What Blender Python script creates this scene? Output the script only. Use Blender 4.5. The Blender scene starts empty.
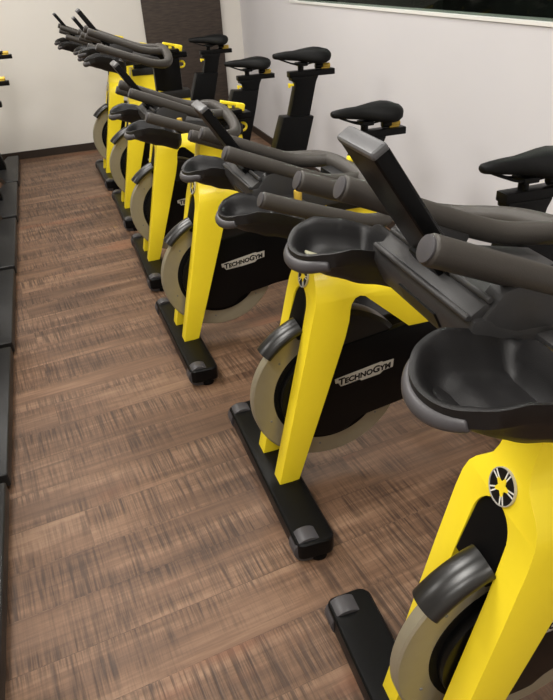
import bpy, bmesh, math, random
from math import sin, cos, pi, radians, atan2, sqrt
from mathutils import Vector, Matrix

SC = bpy.context.scene
COL = SC.collection
random.seed(4)

# ------------------------------------------------------------------ materials
def new_mat(name):
    m = bpy.data.materials.new(name)
    m.use_nodes = True
    nt = m.node_tree
    b = nt.nodes['Principled BSDF']
    return m, nt, b

def mat(name, col, rough=0.5, metal=0.0, bump=0.0, bscale=400.0, var=0.0, coat=0.0, spec=0.3):
    m, nt, b = new_mat(name)
    b.inputs['Roughness'].default_value = rough
    b.inputs['Metallic'].default_value = metal
    b.inputs['Coat Weight'].default_value = coat
    b.inputs['Specular IOR Level'].default_value = spec
    tc = nt.nodes.new('ShaderNodeTexCoord')
    n = nt.nodes.new('ShaderNodeTexNoise')
    n.inputs['Scale'].default_value = bscale
    n.inputs['Detail'].default_value = 3
    nt.links.new(tc.outputs['Object'], n.inputs['Vector'])
    mix = nt.nodes.new('ShaderNodeMix'); mix.data_type = 'RGBA'
    mix.inputs['A'].default_value = (*[c * (1 - var) for c in col], 1)
    mix.inputs['B'].default_value = (*[min(1, c * (1 + var)) for c in col], 1)
    nt.links.new(n.outputs['Fac'], mix.inputs['Factor'])
    nt.links.new(mix.outputs['Result'], b.inputs['Base Color'])
    if bump:
        bp = nt.nodes.new('ShaderNodeBump')
        bp.inputs['Strength'].default_value = bump
        bp.inputs['Distance'].default_value = 0.001
        nt.links.new(n.outputs['Fac'], bp.inputs['Height'])
        nt.links.new(bp.outputs['Normal'], b.inputs['Normal'])
    return m

M = {}
M['yellow'] = mat('yellow_paint', (0.90, 0.705, 0.026), 0.36, var=0.02, bscale=60, coat=0.15)
M['black'] = mat('black_paint', (0.003, 0.003, 0.0032), 0.36, var=0.15, bump=0.15, bscale=900, spec=0.14)
M['cover'] = mat('black_cover', (0.002, 0.002, 0.0022), 0.55, var=0.1, bump=0.1, bscale=700, spec=0.12)
M['plastic'] = mat('charcoal_plastic', (0.014, 0.0135, 0.0135), 0.45, var=0.12, bump=0.35, bscale=900)
M['tray'] = mat('tray_plastic', (0.0085, 0.008, 0.0082), 0.40, var=0.12, bump=0.4, bscale=1100)
M['lip'] = mat('lip_rubber', (0.05, 0.047, 0.05), 0.40, var=0.08, bscale=500)
M['shell'] = mat('side_shell', (0.0025, 0.0025, 0.0027), 0.32, var=0.1, spec=0.22)
M['stem'] = mat('lit_stem_plastic', (0.030, 0.029, 0.029), 0.42, var=0.1, bump=0.3, bscale=900)  # charcoal plastic made lighter, light falling on the stem put into its colour
M['edge'] = mat('console_edge', (0.085, 0.085, 0.088), 0.35, var=0.1)
M['gloss'] = mat('guard_plastic', (0.011, 0.0105, 0.010), 0.28, var=0.1, spec=0.5)
M['rubber'] = mat('grip_rubber', (0.042, 0.037, 0.032), 0.46, var=0.12, bump=0.3, bscale=800)
M['saddle'] = mat('saddle_vinyl', (0.004, 0.004, 0.004), 0.55, var=0.15, bump=0.3, bscale=500, spec=0.16)
M['grey'] = mat('grey_plastic', (0.17, 0.17, 0.175), 0.35, var=0.08, bscale=500)
M['steel'] = mat('wheel_steel', (0.36, 0.325, 0.235), 0.42, metal=0.55, var=0.06, bscale=35)
M['chrome'] = mat('bright_metal', (0.7, 0.7, 0.7), 0.25, metal=1.0, var=0.03)
M['badge'] = mat('badge_silver', (0.52, 0.50, 0.45), 0.4, metal=0.3, var=0.05)
M['ink'] = mat('black_ink', (0.004, 0.004, 0.004), 0.45)
M['white'] = mat('white_ink', (0.75, 0.74, 0.68), 0.45)
M['gold'] = mat('gold_knob', (0.60, 0.40, 0.06), 0.35, metal=0.2, var=0.05)
M['screen'] = mat('screen_glass', (0.004, 0.004, 0.005), 0.08, coat=0.5)
M['pad'] = mat('pale_insert', (0.30, 0.29, 0.20), 0.5, var=0.1, bscale=90)
M['plate'] = mat('foot_plate_black', (0.016, 0.0155, 0.0155), 0.42, var=0.2, bump=0.4, bscale=300)

# ------------------------------------------------------------------ mesh helpers
def finish(name, bm, m, parent=None, loc=(0, 0, 0), smooth=35):
    bmesh.ops.recalc_face_normals(bm, faces=bm.faces[:])
    me = bpy.data.meshes.new(name)
    bm.to_mesh(me); bm.free()
    me.materials.append(m)
    for p in me.polygons: p.use_smooth = True
    me.set_sharp_from_angle(angle=radians(smooth))
    o = bpy.data.objects.new(name, me)
    COL.objects.link(o)
    if parent is not None: o.parent = parent
    o.location = loc
    return o

def bevel(bm, w, seg=2, ang=30):
    es = [e for e in bm.edges if len(e.link_faces) == 2 and e.calc_face_angle(0) > radians(ang)]
    if es:
        bmesh.ops.bevel(bm, geom=es, offset=w, offset_type='OFFSET', segments=seg, profile=0.6, affect='EDGES', clamp_overlap=True)

def box(bm, x0, x1, y0, y1, z0, z1, rot=None, w=0.0, seg=2):
    b = bmesh.new()
    bmesh.ops.create_cube(b, size=1)
    c = Vector(((x0 + x1) / 2, (y0 + y1) / 2, (z0 + z1) / 2))
    s = Vector((x1 - x0, y1 - y0, z1 - z0))
    for v in b.verts: v.co = Vector((v.co.x * s.x, v.co.y * s.y, v.co.z * s.z))
    if w: bevel(b, w, seg)
    mt = Matrix.Translation(c) @ (rot.to_4x4() if rot else Matrix.Identity(4))
    b.transform(mt)
    merge(bm, b)

def merge(bm, b):
    me = bpy.data.meshes.new('tmp'); b.to_mesh(me); b.free()
    bm.from_mesh(me); bpy.data.meshes.remove(me)

def prism(bm, pts, y0, y1, w=0.0, seg=2, axis='y', ang=30):
    """polygon pts in (x,z) extruded along y, or (y,z) along x, or (x,y) along z"""
    b = bmesh.new()
    def P(a, c, t):
        return {'y': (a, t, c), 'x': (t, a, c), 'z': (a, c, t)}[axis]
    lo = [b.verts.new(P(a, c, y0)) for a, c in pts]
    hi = [b.verts.new(P(a, c, y1)) for a, c in pts]
    b.faces.new(lo); b.faces.new(hi[::-1])
    n = len(pts)
    for i in range(n):
        b.faces.new((lo[i], hi[i], hi[(i + 1) % n], lo[(i + 1) % n]))
    bmesh.ops.recalc_face_normals(b, faces=b.faces[:])
    if w: bevel(b, w, seg, ang)
    merge(bm, b)

def smooth_path(pts, sub=8):
    pts = [Vector(p) for p in pts]
    out = []
    for i in range(len(pts) - 1):
        p0 = pts[max(i - 1, 0)]; p1 = pts[i]; p2 = pts[i + 1]; p3 = pts[min(i + 2, len(pts) - 1)]
        for k in range(sub):
            t = k / sub
            out.append(0.5 * ((2 * p1) + (p2 - p0) * t + (2 * p0 - 5 * p1 + 4 * p2 - p3) * t * t + (3 * p1 - p0 - 3 * p2 + p3) * t ** 3))
    out.append(pts[-1])
    return out

def tube(bm, path, r, n=16, round_cap=0.25, closed=False):
    """r: number or function of parameter 0..1; caps slightly domed"""
    path = [Vector(p) for p in path]
    rf = r if callable(r) else (lambda t: r)
    N = len(path)
    tang = []
    for i in range(N):
        a = path[max(i - 1, 0)]; c = path[min(i + 1, N - 1)]
        tang.append((c - a).normalized())
    up = Vector((0, 0, 1))
    if abs(tang[0].dot(up)) > 0.95: up = Vector((1, 0, 0))
    nrm = (up - tang[0] * up.dot(tang[0])).normalized()
    rings = []
    def ring(c, nn, tt, rad):
        bb = tt.cross(nn)
        return [bm.verts.new(c + (nn * cos(2 * pi * k / n) + bb * sin(2 * pi * k / n)) * rad) for k in range(n)]
    caps0 = []
    for i in range(N):
        nrm = (nrm - tang[i] * nrm.dot(tang[i])).normalized()
        rad = rf(i / (N - 1))
        if i == 0 and round_cap:
            for q in (0.0, 0.35, 0.75):
                rings.append(ring(path[0] - tang[0] * rad * round_cap * (1 - q) , nrm, tang[0], rad * (0.78 + 0.22 * sin(q * pi / 2))))
        rings.append(ring(path[i], nrm, tang[i], rad))
        if i == N - 1 and round_cap:
            for q in (0.75, 0.35, 0.0):
                rings.append(ring(path[i] + tang[i] * rad * round_cap * (1 - q), nrm, tang[i], rad * (0.78 + 0.22 * sin(q * pi / 2))))
    for a, b in zip(rings[:-1], rings[1:]):
        for k in range(n):
            bm.faces.new((a[k], a[(k + 1) % n], b[(k + 1) % n], b[k]))
    bm.faces.new(rings[0][::-1]); bm.faces.new(rings[-1])

def cyl(bm, p0, p1, r, n=24, w=0.0):
    p0 = Vector(p0); p1 = Vector(p1)
    b = bmesh.new()
    L = (p1 - p0).length
    bmesh.ops.create_cone(b, cap_ends=True, segments=n, radius1=r, radius2=r, depth=L)
    if w: bevel(b, w, 2, 50)
    q = (p1 - p0).to_track_quat('Z', 'Y').to_matrix().to_4x4()
    b.transform(Matrix.Translation((p0 + p1) / 2) @ q)
    merge(bm, b)

def washer(bm, c, r0, r1, y0, y1, n=96, ch=0.004):
    """ring about the y axis, chamfered rims"""
    prof = [(r0, y0), (r1 - ch, y0), (r1, y0 + ch), (r1, y1 - ch), (r1 - ch, y1), (r0, y1)]
    rings = []
    for k in range(n):
        a = 2 * pi * k / n
        rings.append([bm.verts.new((c[0] + r * cos(a), y, c[1] + r * sin(a))) for r, y in prof])
    m = len(prof)
    for k in range(n):
        A = rings[k]; B = rings[(k + 1) % n]
        for j in range(m):
            bm.faces.new((A[j], A[(j + 1) % m], B[(j + 1) % m], B[j]))

def tag(o, label, cat, group=None):
    o['label'] = label; o['category'] = cat
    if group: o['group'] = group

# ------------------------------------------------------------------ the bike
FWC = (0.180, 0.290)       # flywheel centre (x, z)

def frame_mesh():
    tmp = []
    def mk(pts, a, b, ax):
        bm = bmesh.new(); prism(bm, pts, a, b, axis=ax)
        bmesh.ops.triangulate(bm, faces=[f for f in bm.faces if len(f.verts) > 4])
        me = bpy.data.meshes.new('t'); bmesh.ops.recalc_face_normals(bm, faces=bm.faces[:]); bm.to_mesh(me); bm.free()
        o = bpy.data.objects.new('t', me); COL.objects.link(o); tmp.append(o); return o
    side = [(0.002, .066), (.058, .072), (.141, .327), (.192, .485), (.203, .53), (.206, .558), (.210, .574), (.220, .588), (.233, .592), (.246, .588),
            (.366, .482), (.50, .482), (.385, .60), (.335, .67), (.318, .715), (.305, .80), (.171, .832), (.156, .76), (.132, .655), (.118, .59)]
    S = mk(side, -.14, .14, 'y')
    half = [(.099, .05), (.099, .30), (.0985, .45), (.097, .555), (.094, .59), (.087, .612), (.075, .628), (.058, .642), (.045, .656), (.038, .675), (.034, .70), (.034, .86)]
    F = mk([(-y, z) for y, z in half] + [(y, z) for y, z in half[::-1]], -.2, .7, 'x')
    arch = [(.050, .0), (.049, .46), (.046, .52)] + [(.045 * cos(a), .548 + .052 * sin(a)) for a in [i * pi / 16 for i in range(1, 8)]]
    T = mk([(-y, z) for y, z in arch] + [(0, .60)] + [(y, z) for y, z in arch[::-1]], -.3, .8, 'x')
    for op, other in (('INTERSECT', F), ('DIFFERENCE', T)):
        md = S.modifiers.new(op, 'BOOLEAN'); md.operation = op; md.object = other; md.solver = 'EXACT'
    bv = S.modifiers.new('bev', 'BEVEL'); bv.width = .0075; bv.segments = 3; bv.limit_method = 'ANGLE'; bv.angle_limit = radians(32)
    dg = bpy.context.evaluated_depsgraph_get(); dg.update()
    me = bpy.data.meshes.new_from_object(S.evaluated_get(dg))
    for o in tmp:
        d = o.data; bpy.data.objects.remove(o); bpy.data.meshes.remove(d)
    me.name = 'frame'; me.materials.clear(); me.materials.append(M['yellow'])
    for p in me.polygons: p.use_smooth = True
    me.set_sharp_from_angle(angle=radians(40))
    return me

def adjust(me):
    # final proportions of the bike, measured off the photograph's perspective
    for v in me.vertices:
        x, y, z = v.co
        v.co = (1.053 * x + .008 + .008 * z, y, 1.035 * z - .016 * x)

HANDLE = set(); SEAT = set()     # which meshes ride on the handlebar post / seat post

def build_bike():
    root = bpy.data.objects.new('spin_bike', None); COL.objects.link(root)
    root.empty_display_size = .2
    def part(name, bm, m, parent=root, grp=None, **k):
        o = finish(name, bm, M[m] if isinstance(m, str) else m, parent, **k)
        if name in ('front_foot_bar', 'transport_wheel', 'levelling_foot', 'rear_foot_plate'):
            for v in o.data.vertices: v.co.x = 1.053 * v.co.x + .008
        else: adjust(o.data)
        if grp is not None and parent is root: grp.add(o.data.name)
        return o
    # --- yellow frame
    fm = frame_mesh(); adjust(fm); fo = bpy.data.objects.new('frame', fm); COL.objects.link(fo); fo.parent = root
    # --- emblem on the front of the frame
    nrm = Vector((-cos(.218), 0, sin(.218))).normalized()
    ey = Vector((0, 1, 0)); ez = nrm.cross(ey); ez = ez if ez.z > 0 else -ez
    ec = Vector((.1255, 0, .628))
    R = Matrix((ey, ez, nrm)).transposed().to_4x4()
    bm = bmesh.new(); b = bmesh.new()
    bmesh.ops.create_cone(b, cap_ends=True, segments=40, radius1=.0275, radius2=.0275, depth=.006)
    b.transform(Matrix.Translation(ec) @ R); merge(bm, b)
    emb = part('emblem', bm, 'ink')
    bm = bmesh.new()
    n = 40
    for k in range(n):
        a, c = 2 * pi * k / n, 2 * pi * (k + 1) / n
        def P(r, t, h): return ec + ey * r * cos(t) + ez * r * sin(t) + nrm * h
        q = [[bm.verts.new(P(r, t, h)) for r, h in ((.0275, .0), (.0278, .0042), (.0292, .0042), (.0292, 0))] for t in (a, c)]
        for j in range(4): bm.faces.new((q[0][j], q[0][(j + 1) % 4], q[1][(j + 1) % 4], q[1][j]))
    bmesh.ops.remove_doubles(bm, verts=bm.verts[:], dist=1e-5)
    part('emblem_rim', bm, 'badge', emb)
    bm = bmesh.new(); bw = bmesh.new()
    def flat(bmx, pts, h):
        lo = [bmx.verts.new(ec + ey * x + ez * y + nrm * .0029) for x, y in pts]
        hi = [bmx.verts.new(ec + ey * x + ez * y + nrm * h) for x, y in pts]
        bmx.faces.new(hi); bmx.faces.new(lo[::-1])
        for i in range(len(pts)): bmx.faces.new((lo[i], lo[(i + 1) % len(pts)], hi[(i + 1) % len(pts)], hi[i]))
    star = []
    for k in range(5):
        a = pi / 2 + k * 2 * pi / 5 + .2
        for da, r in ((-.34, .0105), (-.13, .0150), (.13, .0150), (.34, .0105)): star.append((r * cos(a + da), r * sin(a + da)))
        a2 = a + pi / 5; star.append((.0080 * cos(a2), .0080 * sin(a2)))
        for s in (-.17, .17):
            d = Vector((cos(a + s * .8), sin(a + s * .8))); e = Vector((-d.y, d.x)) * .0011
            p0 = d * .0125; p1 = d * .0272
            flat(bw, [tuple(p0 - e), tuple(p1 - e), tuple(p1 + e), tuple(p0 + e)], .0036)
    flat(bm, star, .004)
    part('emblem_star', bm, 'yellow', emb); part('emblem_rays', bw, 'white', emb)
    # --- front foot bar
    bm = bmesh.new()
    L = .338; pts = []
    for (cx, cy, rr, a0) in ((.045, L - .028, .025, 0), (-.008, L - .028, .022, 90), (-.008, -L + .028, .022, 180), (.045, -L + .028, .025, 270)):
        for k in range(6):
            a = radians(a0 + k * 18); pts.append((cx + rr * cos(a), cy + rr * sin(a)))
    prism(bm, pts, .018, .072, w=.010, seg=3, axis='z')
    bar = part('front_foot_bar', bm, 'black')
    for s in (-1, 1):
        bm = bmesh.new()
        cyl(bm, (.004, s * .276, .041), (.004, s * .322, .041), .0405, 28, .004)
        part('transport_wheel', bm, M['lip'], bar)
        bm = bmesh.new(); cyl(bm, (.03, s * .31, 0.0), (.03, s * .31, .02), .022, 20, .003)
        part('levelling_foot', bm, 'cover', bar)
    # --- flywheel
    bm = bmesh.new(); washer(bm, FWC, .150, .215, -.021, .007)
    fw = part('flywheel', bm, 'steel', smooth=30)
    bm = bmesh.new(); cyl(bm, (FWC[0], -.023, FWC[1]), (FWC[0], .009, FWC[1]), .158, 72, .004)
    part('flywheel_hub', bm, 'cover', fw)
    for k in range(6):
        a = radians(20 + 60 * k); c = (FWC[0] + .178 * cos(a), FWC[1] + .178 * sin(a))
        bm = bmesh.new(); cyl(bm, (c[0], -.0225, c[1]), (c[0], .0085, c[1]), .003, 10)
        part('bolt', bm, 'grey', fw)
    # --- wheel guard: arched strip over the flywheel
    bm = bmesh.new()
    prof = []
    for k in range(15):
        t = -1 + 2 * k / 14
        prof.append((-.018 + .0335 * sin(t * pi / 2), .226 + .024 * cos(t * pi / 2)))
    inner = [((y + .018) * .88 - .018, r - .006) for y, r in prof[::-1]]
    loop = prof + inner
    rings = []
    for i in range(41):
        a = radians(139 - i * .70)
        rings.append([bm.verts.new((FWC[0] + r * cos(a), y, FWC[1] + r * sin(a))) for y, r in loop])
    m_ = len(loop)
    for A, B in zip(rings[:-1], rings[1:]):
        for j in range(m_): bm.faces.new((A[j], A[(j + 1) % m_], B[(j + 1) % m_], B[j]))
    bm.faces.new(rings[0]); bm.faces.new(rings[-1][::-1])
    part('wheel_guard', bm, 'gloss', smooth=50)
    bm = bmesh.new(); rings = []
    for i in range(41):
        a = radians(96 - i * 1.9)
        rings.append([bm.verts.new((FWC[0] + r * cos(a), y, FWC[1] + r * sin(a))) for y, r in [(-.036, .130), (-.036, .228), (-.026, .240), (.026, .240), (.036, .228), (.036, .130)]])
    for A, B in zip(rings[:-1], rings[1:]):
        for j in range(6): bm.faces.new((A[j], A[(j + 1) % 6], B[(j + 1) % 6], B[j]))
    bm.faces.new(rings[0]); bm.faces.new(rings[-1][::-1])
    part('rear_wheel_guard', bm, 'gloss', smooth=25)
    bm = bmesh.new(); prism(bm, [(.088, .475), (.128, .602), (.215, .602), (.20, .475)], -.0435, .0435, w=.003)
    part('arch_liner', bm, 'cover')
    # --- black side covers with the maker's plate
    for s in (-1, 1):
        bm = bmesh.new()
        pts = []
        for k in range(25):
            a = radians(81 + k * (287 - 81) / 24)
            pts.append((FWC[0] + .144 * cos(a), FWC[1] + .139 * sin(a)))
        pts += [(.245, .178), (.268, .190), (.40, .212), (.58, .222), (.64, .26), (.655, .34), (.64, .43), (.60, .482), (.52, .472)]
        prism(bm, pts, s * .020, s * .042, w=.005, seg=2)
        part('side_cover', bm, 'shell')
    bm = bmesh.new(); prism(bm, [(.30, .44), (.61, .474), (.63, .34), (.58, .25), (.43, .24), (.415, .36)], -.0215, .0215)
    part('belt_housing', bm, 'cover')
    ang = atan2(.023, .164)
    for s in (-1, 1):
        o0 = Vector((.190, s * .0421, .304)); u = Vector((cos(ang), 0, sin(ang))); w_ = Vector((-sin(ang), 0, cos(ang)))
        Lp = .172; H = .029
        out = [(0, .98), (0, .50), (.06, .46), (.075, .02), (.12, .0), (.40, .06), (.42, -.14), (.74, -.14), (.80, .10), (.97, .14), (1.0, .96), (.83, 1.0), (.80, 1.12), (.76, 1.12)]
        bm = bmesh.new()
        lo = [bm.verts.new(o0 + u * a * Lp + w_ * c * H) for a, c in out]
        hi = [bm.verts.new(o0 + u * a * Lp + w_ * c * H + Vector((0, s * .0016, 0))) for a, c in out]
        bm.faces.new(lo); bm.faces.new(hi[::-1])
        for i in range(len(out)): bm.faces.new((lo[i], hi[i], hi[(i + 1) % len(out)], lo[(i + 1) % len(out)]))
        bmesh.ops.triangulate(bm, faces=[f for f in bm.faces if len(f.verts) > 4])
        pl = part('logo_plate', bm, 'badge', smooth=20)
        # lettering
        cu = bpy.data.curves.new('t', 'FONT'); cu.body = 'TechnoGym'; cu.small_caps_scale = .80
        for ch in cu.body_format: ch.use_small_caps = True
        cu.size = .0275; cu.shear = .18; cu.offset = .00105; cu.extrude = .0004; cu.space_character = 1.02
        to = bpy.data.objects.new('t', cu); COL.objects.link(to)
        dg = bpy.context.evaluated_depsgraph_get(); dg.update()
        me = bpy.data.meshes.new_from_object(to.evaluated_get(dg))
        bpy.data.objects.remove(to); bpy.data.curves.remove(cu)
        xs = [v.co.x for v in me.vertices]; w0, w1 = min(xs), max(xs); kx = (Lp * .89) / (w1 - w0)
        for v in me.vertices:
            a = (v.co.x - w0) * kx
            if s > 0: a = Lp * .89 - a
            if s > 0: q = o0 + u * (a + .06 * Lp) 
            else: q = o0 + u * (a + .055 * Lp)
            v.co = q + w_ * (v.co.y + .0060) + Vector((0, s * (.0017 + v.co.z), 0))
        adjust(me); me.name = 'lettering'; me.materials.clear(); me.materials.append(M['ink'])
        lo_ = bpy.data.objects.new('lettering', me); COL.objects.link(lo_); lo_.parent = pl
    # --- handlebar post, sleeve and handlebars
    bm = bmesh.new(); box(bm, .185, .300, -.026, .026, .62, .86, w=.008)
    part('handlebar_post', bm, 'black', grp=HANDLE)
    bm = bmesh.new(); box(bm, .172, .312, -.040, .040, .79, .828, w=.008)
    part('post_collar', bm, 'plastic')
    bm = bmesh.new(); box(bm, .175, .335, -.034, .034, .838, .862, w=.006); box(bm, .19, .30, -.05, .05, .858, .876, w=.006)
    part('handlebar_carriage', bm, 'black', grp=HANDLE)
    bm = bmesh.new()
    pth = [(-.053, -.300, .927), (.02, -.300, .899), (.10, -.299, .870), (.150, -.295, .853), (.192, -.278, .846), (.217, -.240, .852), (.228, -.17, .866), (.233, -.08, .876), (.234, 0, .878)]
    full = pth + [(x, -y, z) for x, y, z in pth[-2::-1]]
    tube(bm, smooth_path(full, 8), lambda t: .0150 + .0035 * max(0, 1 - abs(t - .5) / .34) ** .5 if abs(t - .5) < .34 else .0150, 20)
    for s in (-1, 1):
        tube(bm, smooth_path([(-.064, s * .105, .969), (.02, s * .105, .934), (.11, s * .104, .897), (.16, s * .100, .882), (.225, s * .09, .876)], 8), .0153, 20)
    part('handlebar', bm, 'rubber', grp=HANDLE, smooth=60)
    for s in (-1, 1):
        for (p, q) in (((-.056, s * .300, .9282), (-.0585, s * .300, .9292)), ((-.067, s * .105, .9703), (-.0695, s * .105, .9714))):
            bm = bmesh.new(); cyl(bm, p, q, .0132, 20, .001)
            part('grip_end_cap', bm, 'lip', grp=HANDLE)
    # --- two bottle trays either side of the stem
    def rim(x):
        pts = [(-.107, .874), (-.082, .884), (-.05, .890), (-.015, .882), (.05, .858), (.16, .818)]
        for (x0, z0), (x1, z1) in zip(pts[:-1], pts[1:]):
            if x <= x1:
                t = max(0, (x - x0) / (x1 - x0)); t = t * t * (3 - 2 * t) * .35 + t * .65
                return z0 + (z1 - z0) * t
        return pts[-1][1]
    YI, YO = .110, .250
    RC = (YO - YI) / 2; YC = (YO + YI) / 2; XF = -.107 + RC * .9
    def halfspan(x):
        if x < XF:
            t = (XF - x) / (RC * .9); h = RC * sqrt(max(0, 1 - t ** 2.2)); return YC - h, YC + h
        t = max(0, (x - .028) / .020); return YI, YO - .014 * t * t
    def sst(a, b, x):
        t = min(1, max(0, (x - a) / (b - a))); return t * t * (3 - 2 * t)
    for s in (-1, 1):
        bm = bmesh.new()
        xs = [XF - RC * .9 * cos(i / 14 * pi / 2) for i in range(15)]
        xs += [XF + (0.048 - XF) * i / 20 for i in range(1, 21)]
        vs = [0, .02, .05, .085, .13, .19, .28, .38, .5, .62, .72, .81, .87, .915, .95, .98, 1]
        top = []; bot = []
        for x in xs:
            a, b_ = halfspan(x); rt = []; rb = []
            for v in vs:
                y = a + (b_ - a) * v
                # distance to the outline
                if x < XF:
                    d = RC - sqrt(((x - XF) / .9) ** 2 + (y - YC) ** 2)
                    d = max(0, min(d, RC))
                else: d = min(y - a, b_ - y)
                d1 = d
                z = rim(x)
                D1 = .036 * sst(.002, .034, d1) * (1 - sst(.010, .030, x))
                D2 = .012 * sst(.004, .025, d) * sst(.038, .046, x)
                ridge = .014 * sst(.016, .030, x) * (1 - sst(.034, .046, x)) * sst(.006, .04, d)
                rt.append(bm.verts.new((x, s * y, z - D1 - D2 + ridge)))
                hb = .018 + (.010 + .026 * sst(-.105, -.03, x)) * sst(0, .022, d) ** .6 * (1 - .45 * sst(.030, .050, x))
                rb.append(bm.verts.new((x, s * y, z - hb)))
            top.append(rt); bot.append(rb)
        for i in range(len(xs) - 1):
            for j in range(len(vs) - 1):
                bm.faces.new((top[i][j], top[i][j + 1], top[i + 1][j + 1], top[i + 1][j]))
                bm.faces.new((bot[i][j], bot[i + 1][j], bot[i + 1][j + 1], bot[i][j + 1]))
            for j in (0, len(vs) - 1):
                bm.faces.new((top[i][j], top[i + 1][j], bot[i + 1][j], bot[i][j]))
        for i in (0, len(xs) - 1):
            for j in range(len(vs) - 1):
                bm.faces.new((top[i][j], bot[i][j], bot[i][j + 1], top[i][j + 1]))
        bmesh.ops.remove_doubles(bm, verts=bm.verts[:], dist=1e-5)
        tr = part('bottle_tray', bm, 'tray', grp=HANDLE, smooth=55)
        bm = bmesh.new(); pth = []
        for k in range(25):
            a = radians(180 - 44 + 102 * k / 24)
            x = XF + (RC * .9 - .003) * cos(a); y = YC + (RC - .002) * sin(a)
            pth.append((x, s * y, rim(x) - .0165))
        tube(bm, pth, lambda t: .0075 + .0025 * sin(pi * t), 14)
        part('tray_lip', bm, 'lip', tr, smooth=60)
        bm = bmesh.new()
        box(bm, -.086, -.056, min(s * (YC - .030), s * (YC + .012)), max(s * (YC - .030), s * (YC + .012)), .8485, .8525, rot=Matrix.Rotation(radians(26), 3, 'Y'), w=.002)
        part('tray_insert', bm, 'tray', tr)  # thin flat plate on the tray floor
    # --- centre body between the trays, with a cross channel that carries the console
    bm = bmesh.new()
    prism(bm, [(-.020, .893), (-.021, .872), (-.004, .836), (.03, .815), (.06, .832), (.19, .838), (.205, .850), (.10, .872), (.03, .874), (.006, .884), (.0, .893)], -.118, .118, w=.005, seg=2)
    for q in (-1, 1):
        prism(bm, [(-.018, .880), (.012, .918), (.030, .922), (.10, .892), (.078, .845), (.02, .838)], q * .090, q * .117, w=.005, seg=2)
    for q in (-1, 1):
        box(bm, .052, .080, min(q * .11, q * .160), max(q * .11, q * .160), .852, .866, w=.004)
    st = part('stem', bm, 'stem', grp=HANDLE)
    bm = bmesh.new(); cyl(bm, (.066, -.146, .864), (.066, -.146, .888), .0085, 16, .002)
    part('adjusting_knob', bm, 'gold', st)
    bm = bmesh.new()
    prism(bm, [(-.0185, .8685), (-.0218, .8680), (-.0128, .8490), (-.0095, .8505)], -.045, .040)
    part('slot_shade', bm, 'ink', st)  # raised black strip, the shade inside the slot put on as colour
    dl = Vector((.733, 0, -.680)); nn = Vector((.680, 0, .733))
    def slab(bm, p, L, hw, t0, t1, w, dl=dl, nn=nn):
        b = bmesh.new()
        bmesh.ops.create_cube(b, size=1)
        for v in b.verts: v.co = Vector(((v.co.x + .5) * L, v.co.y * 2 * hw, t0 + (v.co.z + .5) * (t1 - t0)))
        bevel(b, w, 3)
        b.transform(Matrix.Translation(p) @ Matrix((dl, (0, 1, 0), nn)).transposed().to_4x4())
        merge(bm, b)
    bm = bmesh.new()
    prism(bm, [(-.0235, .894), (-.003, .908), (.004, .900), (-.016, .886)], -.112, .100, w=.002)
    for px, pz in ((-.0235, .8955), (-.002, .9105)):
        b = bmesh.new(); tube(b, [(px, -.113, pz), (px, .101, pz)], .0036, 10); merge(bm, b)
    part('console_bracket', bm, 'stem', grp=HANDLE)
    bm = bmesh.new(); p1 = Vector((-.096, 0, 1.042)); d2 = Vector((.557, 0, -.830)); n2 = Vector((.830, 0, .557))
    slab(bm, p1, .168, .043, 0, .018, .005, d2, n2)
    slab(bm, p1 + d2 * .150, .022, .030, -.006, .022, .003, d2, n2)
    tb = part('console', bm, 'black', grp=HANDLE)
    bm = bmesh.new(); slab(bm, p1 + d2 * .008, .149, .038, .0175, .0192, .0006, d2, n2)
    part('screen', bm, 'screen', tb)
    bm = bmesh.new(); slab(bm, p1 - d2 * .0012, .010, .0435, -.0005, .0185, .0045, d2, n2)
    part('console_top_edge', bm, 'edge', tb)
    # --- yellow adjusting levers at the handlebar
    bm = bmesh.new(); rot = Matrix.Rotation(radians(14), 3, 'Y')
    box(bm, .238, .318, -.010, .010, .884, .894, rot=rot, w=.003); box(bm, .288, .320, -.013, .013, .864, .888, rot=rot, w=.004)
    box(bm, .262, .276, -.007, .007, .862, .888, w=.002)
    part('carriage_lever', bm, 'yellow', grp=HANDLE)
    bm = bmesh.new(); tube(bm, [(.308 + .016 * cos(a), 0.0, .809 + .013 * sin(a)) for a in [radians(-150 + 25 * k) for k in range(13)]], .0045, 10)
    box(bm, .285, .302, -.006, .006, .800, .818, w=.002)
    part('height_lever', bm, 'yellow', grp=HANDLE)
    # --- saddle group
    bm = bmesh.new()
    secs = [(.712, .010, .934, .920), (.718, .016, .938, .914), (.740, .021, .941, .910), (.775, .025, .944, .906), (.815, .031, .947, .901), (.850, .043, .951, .896), (.885, .060, .955, .891), (.920, .074, .957, .890), (.948, .076, .953, .893), (.968, .066, .946, .899), (.981, .045, .936, .908), (.986, .02, .928, .915)]
    rings = []
    for x, hw, zt, zb in secs:
        r = []
        for k in range(20):
            a = 2 * pi * k / 20; c, sn = cos(a), sin(a)
            y = hw * (abs(c) ** .75) * (1 if c >= 0 else -1)
            zz = (zt + zb) / 2 + (zt - zb) / 2 * (abs(sn) ** .8) * (1 if sn >= 0 else -1)
            drop = .35 * (zt - zb) * (abs(y) / max(hw, .001)) ** 2 * (hw / .075)
            groove = .006 * math.exp(-(y / .012) ** 2) * (1 if sn > 0 else 0) * (1 if .80 < x < .97 else 0)
            r.append(bm.verts.new((x, y, zz - drop - groove)))
        rings.append(r)
    for A, B in zip(rings[:-1], rings[1:]):
        for k in range(20): bm.faces.new((A[k], A[(k + 1) % 20], B[(k + 1) % 20], B[k]))
    bm.faces.new(rings[0]); bm.faces.new(rings[-1][::-1])
    sd = part('saddle', bm, 'saddle', grp=SEAT, smooth=70)
    bm = bmesh.new()
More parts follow.
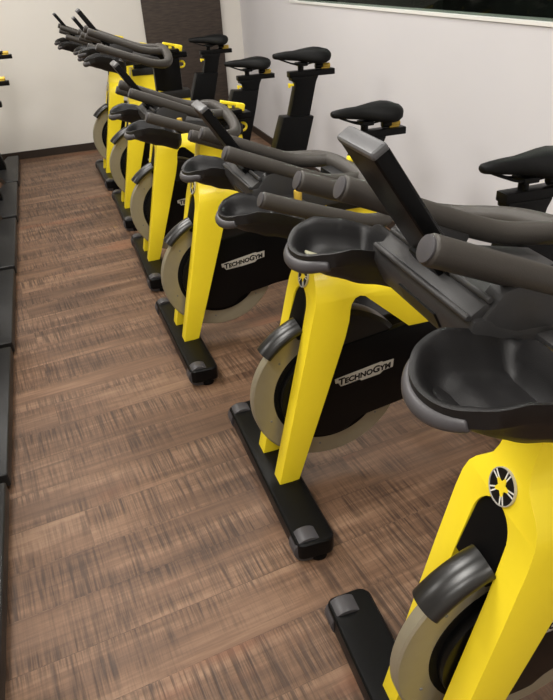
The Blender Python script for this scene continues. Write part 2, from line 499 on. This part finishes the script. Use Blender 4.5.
    for s in (-1, 1):
        tube(bm, smooth_path([(.742, s * .008, .912), (.775, s * .018, .899), (.815, s * .022, .886), (.87, s * .022, .884), (.935, s * .03, .897)], 6), .0035, 8)
    part('saddle_rails', bm, 'black', sd)
    bm = bmesh.new(); cyl(bm, (.845, 0, .850), (.845, 0, .888), .014, 16); box(bm, .825, .872, -.028, .028, .876, .892, w=.004)
    part('saddle_clamp', bm, 'black', sd)
    bm = bmesh.new(); box(bm, .782, 1.008, -.024, .024, .829, .856, w=.004)
    sl = part('seat_slider', bm, 'black', grp=SEAT)
    bm = bmesh.new(); cyl(bm, (.952, 0, .868), (.990, 0, .868), .0115, 16, .003); box(bm, .945, .985, -.010, .010, .852, .866, w=.002)
    part('slider_knob', bm, 'gold', sl)
    bm = bmesh.new(); cyl(bm, (.917, 0, .869), (.954, 0, .869), .0125, 16, .003)
    part('knob_collar', bm, 'black', sl)
    bm = bmesh.new(); prism(bm, [(.790, .832), (.790, .815), (.812, .805), (.774, .655), (.710, .42), (.812, .42), (.877, .655), (.912, .803), (.925, .83)], -.026, .026, w=.005)
    part('seat_post', bm, 'black', grp=SEAT)
    bm = bmesh.new(); box(bm, .780, .802, -.022, -.008, .793, .803, w=.002); box(bm, .776, .786, -.022, -.008, .786, .806, w=.002)
    part('seat_lever', bm, 'yellow', grp=SEAT)
    # --- lower frame behind
    bm = bmesh.new(); prism(bm, [(.738, .660), (.893, .652), (.80, .30), (.62, .30)], -.042, .042, w=.008)
    part('seat_tube', bm, 'black')
    bm = bmesh.new(); prism(bm, [(.55, .44), (.66, .46), (.74, .40), (.80, .10), (.80, .05), (.72, .05), (.66, .22), (.56, .23)], -.036, .036, w=.008)
    part('rear_frame', bm, 'black')
    # rear foot plate, wider in the middle
    bm = bmesh.new()
    Lr = .414
    pts = [(.885, -Lr), (.885, Lr), (.80, Lr), (.775, .30), (.735, .12), (.72, .0), (.735, -.12), (.775, -.30), (.80, -Lr)]
    prism(bm, pts, .014, .064, w=.008, seg=3, axis='z', ang=50)
    rp = part('rear_foot_plate', bm, 'plate')
    for s in (-1, 1):
        bm = bmesh.new(); cyl(bm, (.84, s * .37, 0), (.84, s * .37, .016), .022, 20, .003)
        part('levelling_foot', bm, 'cover', rp)
    # cranks and pedals
    bc = Vector((.555, 0, .335))
    for s, a in ((-1, radians(75)), (1, radians(255))):
        e = bc + Vector((cos(a), 0, sin(a))) * .165
        bm = bmesh.new()
        d = (e - bc).normalized(); pr = Vector((-d.z, 0, d.x))
        pts = [bc + pr * .018 - d * .018, bc - pr * .018 - d * .018, e - pr * .012 + d * .014, e + pr * .012 + d * .014]
        prism(bm, [(p.x, p.z) for p in pts], s * .052, s * .068, w=.004)
        cyl(bm, (bc.x, s * .040, bc.z), (bc.x, s * .060, bc.z), .022, 20)
        ca = part('crank_arm', bm, 'black')
        bm = bmesh.new(); cyl(bm, (e.x, s * .066, e.z), (e.x, s * .085, e.z), .007, 12)
        box(bm, e.x - .045, e.x + .045, min(s * .083, s * .175), max(s * .083, s * .175), e.z - .012, e.z + .012, w=.005)
        part('pedal', bm, 'plastic', ca)
    return root

PROTO = build_bike()
KIDS = list(PROTO.children)

RIGHT = 'spin bikes in the row along the window wall'
LEFT = 'spin bikes in the row at the left edge'

def place(root, x, y, t, hoff, soff, label, group):
    root.location = (x, y, 0); root.rotation_euler = (0, 0, t)
    tag(root, label, 'exercise bike', group)
    for ch in root.children:
        n = ch.data.name
        if n in HANDLE: ch.location = (hoff[0], 0, hoff[1])
        elif n in SEAT: ch.location = (soff[0] - (.075 if group == LEFT and n.startswith('saddle') else 0), 0, soff[1])

def copy_tree(o, parent=None):
    c = o.copy(); COL.objects.link(c)
    if parent is not None: c.parent = parent
    for ch in list(o.children): copy_tree(ch, c)
    return c

bikes = [
    # x, y, yaw, handlebar offset, seat offset
    (0.3289, 0.6135, .0391, (-.013, .095), (-.15, -.12), 'yellow spin bike nearest the camera, round emblem showing, cut off by the right edge', RIGHT),
    (0.276, 1.4395, .0697, (0, 0), (-.125, -.100), 'second yellow spin bike from the camera, whole front foot bar and logo in view', RIGHT),
    (0.132, 2.3466, .0949, (.011, 0), (-.062, -.118), 'third yellow spin bike from the camera, its side logo right behind the second bike', RIGHT),
    (0.076, 3.2328, .0601, (-.020, .125), (0, 0), 'fourth yellow spin bike from the camera, its handlebars and console raised highest', RIGHT),
    (0.0151, 4.1525, .0676, (.005, .055), (-.008, -.125), 'fifth yellow spin bike from the camera, last but one before the dark panel', RIGHT),
    (-0.0655, 5.0636, .0871, (-.045, .045), (.001, -.058), 'spin bike at the far end of the yellow row, next to the dark panel', RIGHT),
    (-1.652, 5.470, .068, (0, 0), (.02, .0), 'left edge spin bike closest to the back wall, black rear foot plate beside the baseboard', LEFT),
    (-1.600, 4.610, .068, (0, 0), (.0, -.075), 'left edge spin bike second from the back wall, black foot plate and low seat slider', LEFT),
    (-1.545, 3.740, .068, (0, 0), (-.02, -.07), 'left edge spin bike third from the back wall, only black rear end in view', LEFT),
    (-1.490, 2.870, .068, (0, 0), (-.06, -.12), 'left edge spin bike third from the camera, a sliver of black foot plate', LEFT),
    (-1.436, 2.010, .068, (0, 0), (-.06, -.12), 'left edge spin bike second from the camera, long sliver of black foot plate', LEFT),
    (-1.382, 1.150, .068, (0, 0), (-.06, -.12), 'left edge spin bike nearest the camera, foot plate in the bottom left corner', LEFT),
]
for i, (x, y, t, ho, so, lab, grp) in enumerate(bikes):
    r = PROTO if i == 0 else copy_tree(PROTO)
    place(r, x, y, t, ho, so, lab, grp)
# the nearest bike's far tray shows a pale insert
for ch in PROTO.children:
    if ch.name.startswith('bottle_tray') and ch.data.vertices[0].co.y > 0:
        for g in ch.children:
            if g.name.startswith('tray_insert'):
                g.data = g.data.copy(); g.data.materials.clear(); g.data.materials.append(M['pad'])
                g['label'] = 'pale tray insert'; g.location.z = .008

# ------------------------------------------------------------------ the room
def floor_material():
    m, nt, b = new_mat('wood_plank_floor')
    N, Lk = nt.nodes.new, nt.links.new
    tc = N('ShaderNodeTexCoord')
    mp = N('ShaderNodeMapping'); mp.inputs['Rotation'].default_value = (0, 0, -.17)
    Lk(tc.outputs['Object'], mp.inputs['Vector'])
    def noise(scale, detail=4, rough=.6, src=mp, off=None):
        s = N('ShaderNodeMapping'); s.inputs['Scale'].default_value = scale
        Lk(src.outputs[0], s.inputs['Vector'])
        n = N('ShaderNodeTexNoise'); n.inputs['Scale'].default_value = 1; n.inputs['Detail'].default_value = detail; n.inputs['Roughness'].default_value = rough
        Lk(s.outputs[0], n.inputs['Vector']); return n
    def math_(op, a, c=None, v=None, clamp=False):
        q = N('ShaderNodeMath'); q.operation = op; q.use_clamp = clamp
        Lk(a, q.inputs[0])
        if c is not None: Lk(c, q.inputs[1])
        elif v is not None: q.inputs[1].default_value = v
        return q.outputs[0]
    def ramp(a, lo, hi):
        q = N('ShaderNodeMapRange'); q.inputs['From Min'].default_value = lo; q.inputs['From Max'].default_value = hi; q.clamp = True
        q.interpolation_type = 'SMOOTHSTEP'; Lk(a, q.inputs['Value']); return q.outputs[0]
    br = N('ShaderNodeTexBrick'); br.offset = .37; br.inputs['Scale'].default_value = 1
    br.inputs['Brick Width'].default_value = 1.22; br.inputs['Row Height'].default_value = .152
    br.inputs['Mortar Size'].default_value = .0011; br.inputs['Mortar Smooth'].default_value = .2
    br.inputs['Color1'].default_value = (0, 0, 0, 1); br.inputs['Color2'].default_value = (1, 1, 1, 1); br.inputs['Mortar'].default_value = (.5, .5, .5, 1)
    Lk(mp.outputs[0], br.inputs['Vector'])
    # shift the grain from plank to plank
    ad = N('ShaderNodeVectorMath'); ad.operation = 'MULTIPLY_ADD'
    Lk(br.outputs['Color'], ad.inputs[0]); ad.inputs[1].default_value = (3.7, 1.9, 5.0); Lk(mp.outputs[0], ad.inputs[2])
    grain = noise((2.2, 55, 1), 6, .65, ad)
    fig = noise((1.6, 11, 1), 5, .6, ad)
    saw = noise((120, 5.0, 1), 2, .5, ad)
    saw2 = noise((230, 9, 1), 2, .5, ad)
    patch = noise((2.6, 5.5, 1), 3, .55, ad)
    sawm = math_('MULTIPLY', ramp(saw.outputs['Fac'], .42, .66), ramp(patch.outputs['Fac'], .36, .60))
    sawm2 = math_('MULTIPLY', ramp(saw2.outputs['Fac'], .45, .68), ramp(patch.outputs['Fac'], .28, .60))
    base = N('ShaderNodeValToRGB')
    cr = base.color_ramp; cr.elements[0].position = .28; cr.elements[0].color = (.042, .021, .012, 1); cr.elements[1].position = .72; cr.elements[1].color = (.275, .168, .104, 1)
    e = cr.elements.new(.5); e.color = (.140, .077, .044, 1)
    t = math_('ADD', math_('MULTIPLY', fig.outputs['Fac'], v=.62), math_('MULTIPLY', grain.outputs['Fac'], v=.38))
    t = math_('ADD', t, math_('MULTIPLY', math_('SUBTRACT', br.outputs['Color'], v=.5), v=.07))
    Lk(t, base.inputs['Fac'])
    def darken(col, fac, amt, tint=(.030, .016, .010, 1)):
        mx = N('ShaderNodeMix'); mx.data_type = 'RGBA'; Lk(col, mx.inputs['A']); mx.inputs['B'].default_value = tint
        Lk(math_('MULTIPLY', fac, v=amt), mx.inputs['Factor']); return mx.outputs['Result']
    col = darken(base.outputs['Color'], sawm, .72)
    col = darken(col, sawm2, .5)
    streak = noise((1.1, 26, 1), 5, .7, ad)
    col = darken(col, ramp(streak.outputs['Fac'], .58, .72), .45)
    warm = noise((2.2, 6, 1), 2, .5, ad)
    col = darken(col, ramp(warm.outputs['Fac'], .60, .78), .35, (.23, .085, .040, 1))
    col = darken(col, br.outputs['Fac'], .30)
    Lk(col, b.inputs['Base Color'])
    rg = N('ShaderNodeMapRange'); rg.inputs['To Min'].default_value = .44; rg.inputs['To Max'].default_value = .60; b.inputs['Specular IOR Level'].default_value = .35
    Lk(grain.outputs['Fac'], rg.inputs['Value']); Lk(rg.outputs[0], b.inputs['Roughness'])
    bp = N('ShaderNodeBump'); bp.inputs['Strength'].default_value = .25; bp.inputs['Distance'].default_value = .002
    hh = math_('SUBTRACT', math_('SUBTRACT', grain.outputs['Fac'], sawm), br.outputs['Fac'])
    Lk(hh, bp.inputs['Height']); Lk(bp.outputs['Normal'], b.inputs['Normal'])
    return m

def wall_material(name, col):
    m, nt, b = new_mat(name)
    N, Lk = nt.nodes.new, nt.links.new
    tc = N('ShaderNodeTexCoord')
    n = N('ShaderNodeTexNoise'); n.inputs['Scale'].default_value = 1.6; n.inputs['Detail'].default_value = 4
    n2 = N('ShaderNodeTexNoise'); n2.inputs['Scale'].default_value = 260
    Lk(tc.outputs['Object'], n.inputs['Vector']); Lk(tc.outputs['Object'], n2.inputs['Vector'])
    mx = N('ShaderNodeMix'); mx.data_type = 'RGBA'
    mx.inputs['A'].default_value = (*[c * .95 for c in col], 1); mx.inputs['B'].default_value = (*[c * 1.04 for c in col], 1)
    Lk(n.outputs['Fac'], mx.inputs['Factor']); Lk(mx.outputs['Result'], b.inputs['Base Color'])
    b.inputs['Roughness'].default_value = .75
    bp = N('ShaderNodeBump'); bp.inputs['Strength'].default_value = .12; bp.inputs['Distance'].default_value = .001
    Lk(n2.outputs['Fac'], bp.inputs['Height']); Lk(bp.outputs['Normal'], b.inputs['Normal'])
    return m

def wenge_material():
    m, nt, b = new_mat('dark_wood_panel')
    N, Lk = nt.nodes.new, nt.links.new
    tc = N('ShaderNodeTexCoord'); mp = N('ShaderNodeMapping'); mp.inputs['Scale'].default_value = (14, 14, 90)
    Lk(tc.outputs['Object'], mp.inputs['Vector'])
    n = N('ShaderNodeTexNoise'); n.inputs['Scale'].default_value = 1; n.inputs['Detail'].default_value = 5
    Lk(mp.outputs[0], n.inputs['Vector'])
    r = N('ShaderNodeValToRGB'); r.color_ramp.elements[0].position = .3; r.color_ramp.elements[0].color = (.022, .014, .010, 1)
    r.color_ramp.elements[1].position = .75; r.color_ramp.elements[1].color = (.060, .042, .031, 1)
    Lk(n.outputs['Fac'], r.inputs['Fac']); Lk(r.outputs['Color'], b.inputs['Base Color']); b.inputs['Roughness'].default_value = .6
    return m

def struct(name, bm, m, parent=None, smooth=30):
    o = finish(name, bm, m, parent, smooth=smooth)
    if parent is None: o['kind'] = 'structure'
    return o

FLOOR = floor_material()
WALL_B = wall_material('warm_white_wall', (.66, .63, .585))
WALL_R = wall_material('cool_white_wall', (.60, .585, .60))
CEIL = wall_material('ceiling_paint', (.70, .69, .67))
BASE = mat('dark_baseboard', (.030, .021, .016), .45, var=.2, bscale=40)
WENGE = wenge_material()
FRAMEW = mat('white_window_frame', (.72, .71, .68), .4, var=.02)

Y0, H = -3.2, 2.85
XL = -4.2
def right_x(y): return 1.53 - (y - 1.9) * .0478
def back_y(x): return 6.10 + (x + .42) * .06
XC = right_x(6.12); YC_ = back_y(XC)

bm = bmesh.new(); prism(bm, [(XL - .1, Y0 - .1), (3.6, Y0 - .1), (3.6, 6.4), (XL - .1, 6.4)], -.08, 0, axis='z'); struct('floor', bm, FLOOR)
bm = bmesh.new(); prism(bm, [(XL - .1, Y0 - .1), (3.6, Y0 - .1), (3.6, 6.4), (XL - .1, 6.4)], H, H + .08, axis='z'); struct('ceiling', bm, CEIL)
bm = bmesh.new(); prism(bm, [(XL, back_y(XL)), (XC + .12, back_y(XC + .12)), (XC + .12, back_y(XC) + .14), (XL, back_y(XL) + .14)], 0, H, axis='z'); struct('wall_back', bm, WALL_B)
bm = bmesh.new(); prism(bm, [(XL - .1, Y0), (XL, Y0), (XL, 6.1), (XL - .1, 6.1)], 0, H, axis='z'); struct('wall_left', bm, WALL_B)
bm = bmesh.new(); prism(bm, [(XL - .1, Y0 - .1), (3.5, Y0 - .1), (3.5, Y0), (XL - .1, Y0)], 0, H, axis='z'); struct('wall_front', bm, WALL_B)
# right wall with a long window opening
WY0, WY1, WZ0, WZ1 = -2.0, 4.86, 1.094, 2.30
def wallseg(bm, ya, yb, z0, z1, t0=0, t1=.12):
    prism(bm, [(right_x(ya) + t0, ya), (right_x(yb) + t0, yb), (right_x(yb) + t1, yb), (right_x(ya) + t1, ya)], z0, z1, axis='z')
bm = bmesh.new()
wallseg(bm, Y0, YC_ + .02, 0, WZ0); wallseg(bm, Y0, YC_ + .02, WZ1, H); wallseg(bm, Y0, WY0, WZ0, WZ1); wallseg(bm, WY1, YC_ + .02, WZ0, WZ1)
struct('wall_right', bm, WALL_R)
bm = bmesh.new()
wallseg(bm, WY0, WY1, WZ0 - .002, WZ0 + .010, -.006, .10); wallseg(bm, WY0, WY1, WZ1 - .03, WZ1, -.014, .10)
wallseg(bm, WY0, WY0 + .06, WZ0 + .010, WZ1 - .03, -.006, .10); wallseg(bm, WY1 - .10, WY1, WZ0 + .010, WZ1 - .03, -.006, .10)
win = struct('window_1', bm, FRAMEW)
gm, nt, b = new_mat('dark_glass')
b.inputs['Base Color'].default_value = (.30, .33, .30, 1); b.inputs['Roughness'].default_value = .02
b.inputs['Transmission Weight'].default_value = 1; b.inputs['IOR'].default_value = 1.12
bm = bmesh.new(); wallseg(bm, WY0 + .055, WY1 - .095, WZ0 + .008, WZ1 - .028, .02, .026)
struct('pane', bm, gm, win)
# dim room beyond the window
dk, nt, b = new_mat('dim_room')
n = nt.nodes.new('ShaderNodeTexVoronoi'); n.inputs['Scale'].default_value = 3.2
tc = nt.nodes.new('ShaderNodeTexCoord'); nt.links.new(tc.outputs['Object'], n.inputs['Vector'])
r = nt.nodes.new('ShaderNodeValToRGB'); r.color_ramp.elements[0].color = (.004, .004, .004, 1); r.color_ramp.elements[1].color = (.05, .055, .042, 1)
nt.links.new(n.outputs['Distance'], r.inputs['Fac']); nt.links.new(r.outputs['Color'], b.inputs['Base Color']); b.inputs['Roughness'].default_value = .9
bm = bmesh.new(); prism(bm, [(3.3, Y0), (3.4, Y0), (3.4, 6.3), (3.3, 6.3)], 0, H, axis='z'); struct('wall_beyond', bm, dk)
bm = bmesh.new(); prism(bm, [(XC + .1, 6.3), (3.4, 6.3), (3.4, 6.4), (XC + .1, 6.4)], 0, H, axis='z'); struct('wall_beyond_end', bm, dk)
bm = bmesh.new()
prism(bm, [(1.75, Y0), (3.3, Y0), (3.3, 6.3), (1.75, 6.3)], .0, .02, axis='z'); struct('floor_beyond', bm, dk)
# baseboards
bm = bmesh.new(); prism(bm, [(XL, back_y(XL) - .014), (XC, back_y(XC) - .014), (XC, back_y(XC)), (XL, back_y(XL))], 0, .062, axis='z'); struct('baseboard_back', bm, BASE)
bm = bmesh.new(); wallseg(bm, Y0, YC_, 0, .058, -.012, 0); struct('baseboard_right', bm, BASE)
# dark wood-grain panel on the back wall
bm = bmesh.new(); prism(bm, [(.478, back_y(.478) - .03), (1.145, back_y(1.145) - .03), (1.145, back_y(1.145)), (.478, back_y(.478))], 0, 2.35, w=.003, axis='z'); struct('trim_1', bm, WENGE)

# ------------------------------------------------------------------ light
def area(name, loc, sx, sy, power, col=(1, .97, .92)):
    l = bpy.data.lights.new(name, 'AREA'); l.shape = 'RECTANGLE'; l.size = sx; l.size_y = sy; l.energy = power; l.color = col
    o = bpy.data.objects.new(name, l); COL.objects.link(o); o.location = loc
    return o
for x, y, e in ((-.9, 4.7, 38), (-.9, 2.5, 46), (-.9, .2, 48), (.7, 3.6, 30), (.7, 1.0, 30), (-2.8, 2.4, 30), (-1.2, -1.9, 38), (.5, -1.9, 30)):  # last pair, behind the camera, is added fill for the camera-facing sides
    area('ceiling_and_fill_lamp', (x, y, H - .03), .6, 1.2, e)
area('ceiling_and_fill_lamp', (2.6, 3.5, H - .03), .4, .8, 45, (.9, 1, .9))  # added lamp that lifts the room beyond the window

w = bpy.data.worlds.new('world'); SC.world = w; w.use_nodes = True
w.node_tree.nodes['Background'].inputs['Color'].default_value = (.8, .85, 1, 1)
w.node_tree.nodes['Background'].inputs['Strength'].default_value = .3

# ------------------------------------------------------------------ camera
f, h, p, rl, yaw = 648.4045, 1.3337, .5380, -.0686, .2275
fw = Vector((sin(yaw) * cos(p), cos(yaw) * cos(p), -sin(p)))
rt = Vector((cos(yaw), -sin(yaw), 0)); up = rt.cross(fw)
rt2 = rt * cos(rl) + up * sin(rl); up2 = -rt * sin(rl) + up * cos(rl)
cd = bpy.data.cameras.new('camera'); cam = bpy.data.objects.new('camera', cd); COL.objects.link(cam)
cd.sensor_fit = 'VERTICAL'; cd.sensor_height = 24; cd.lens = f / 700 * 24; cd.clip_start = .02
cam.matrix_world = Matrix.Translation((0, 0, h)) @ Matrix((rt2, up2, -fw)).transposed().to_4x4()
SC.camera = cam

SC.view_settings.view_transform = 'Standard'
SC.view_settings.look = 'None'
SC.view_settings.gamma = 1
SC.view_settings.use_curve_mapping = False
SC.view_settings.exposure = 0.25
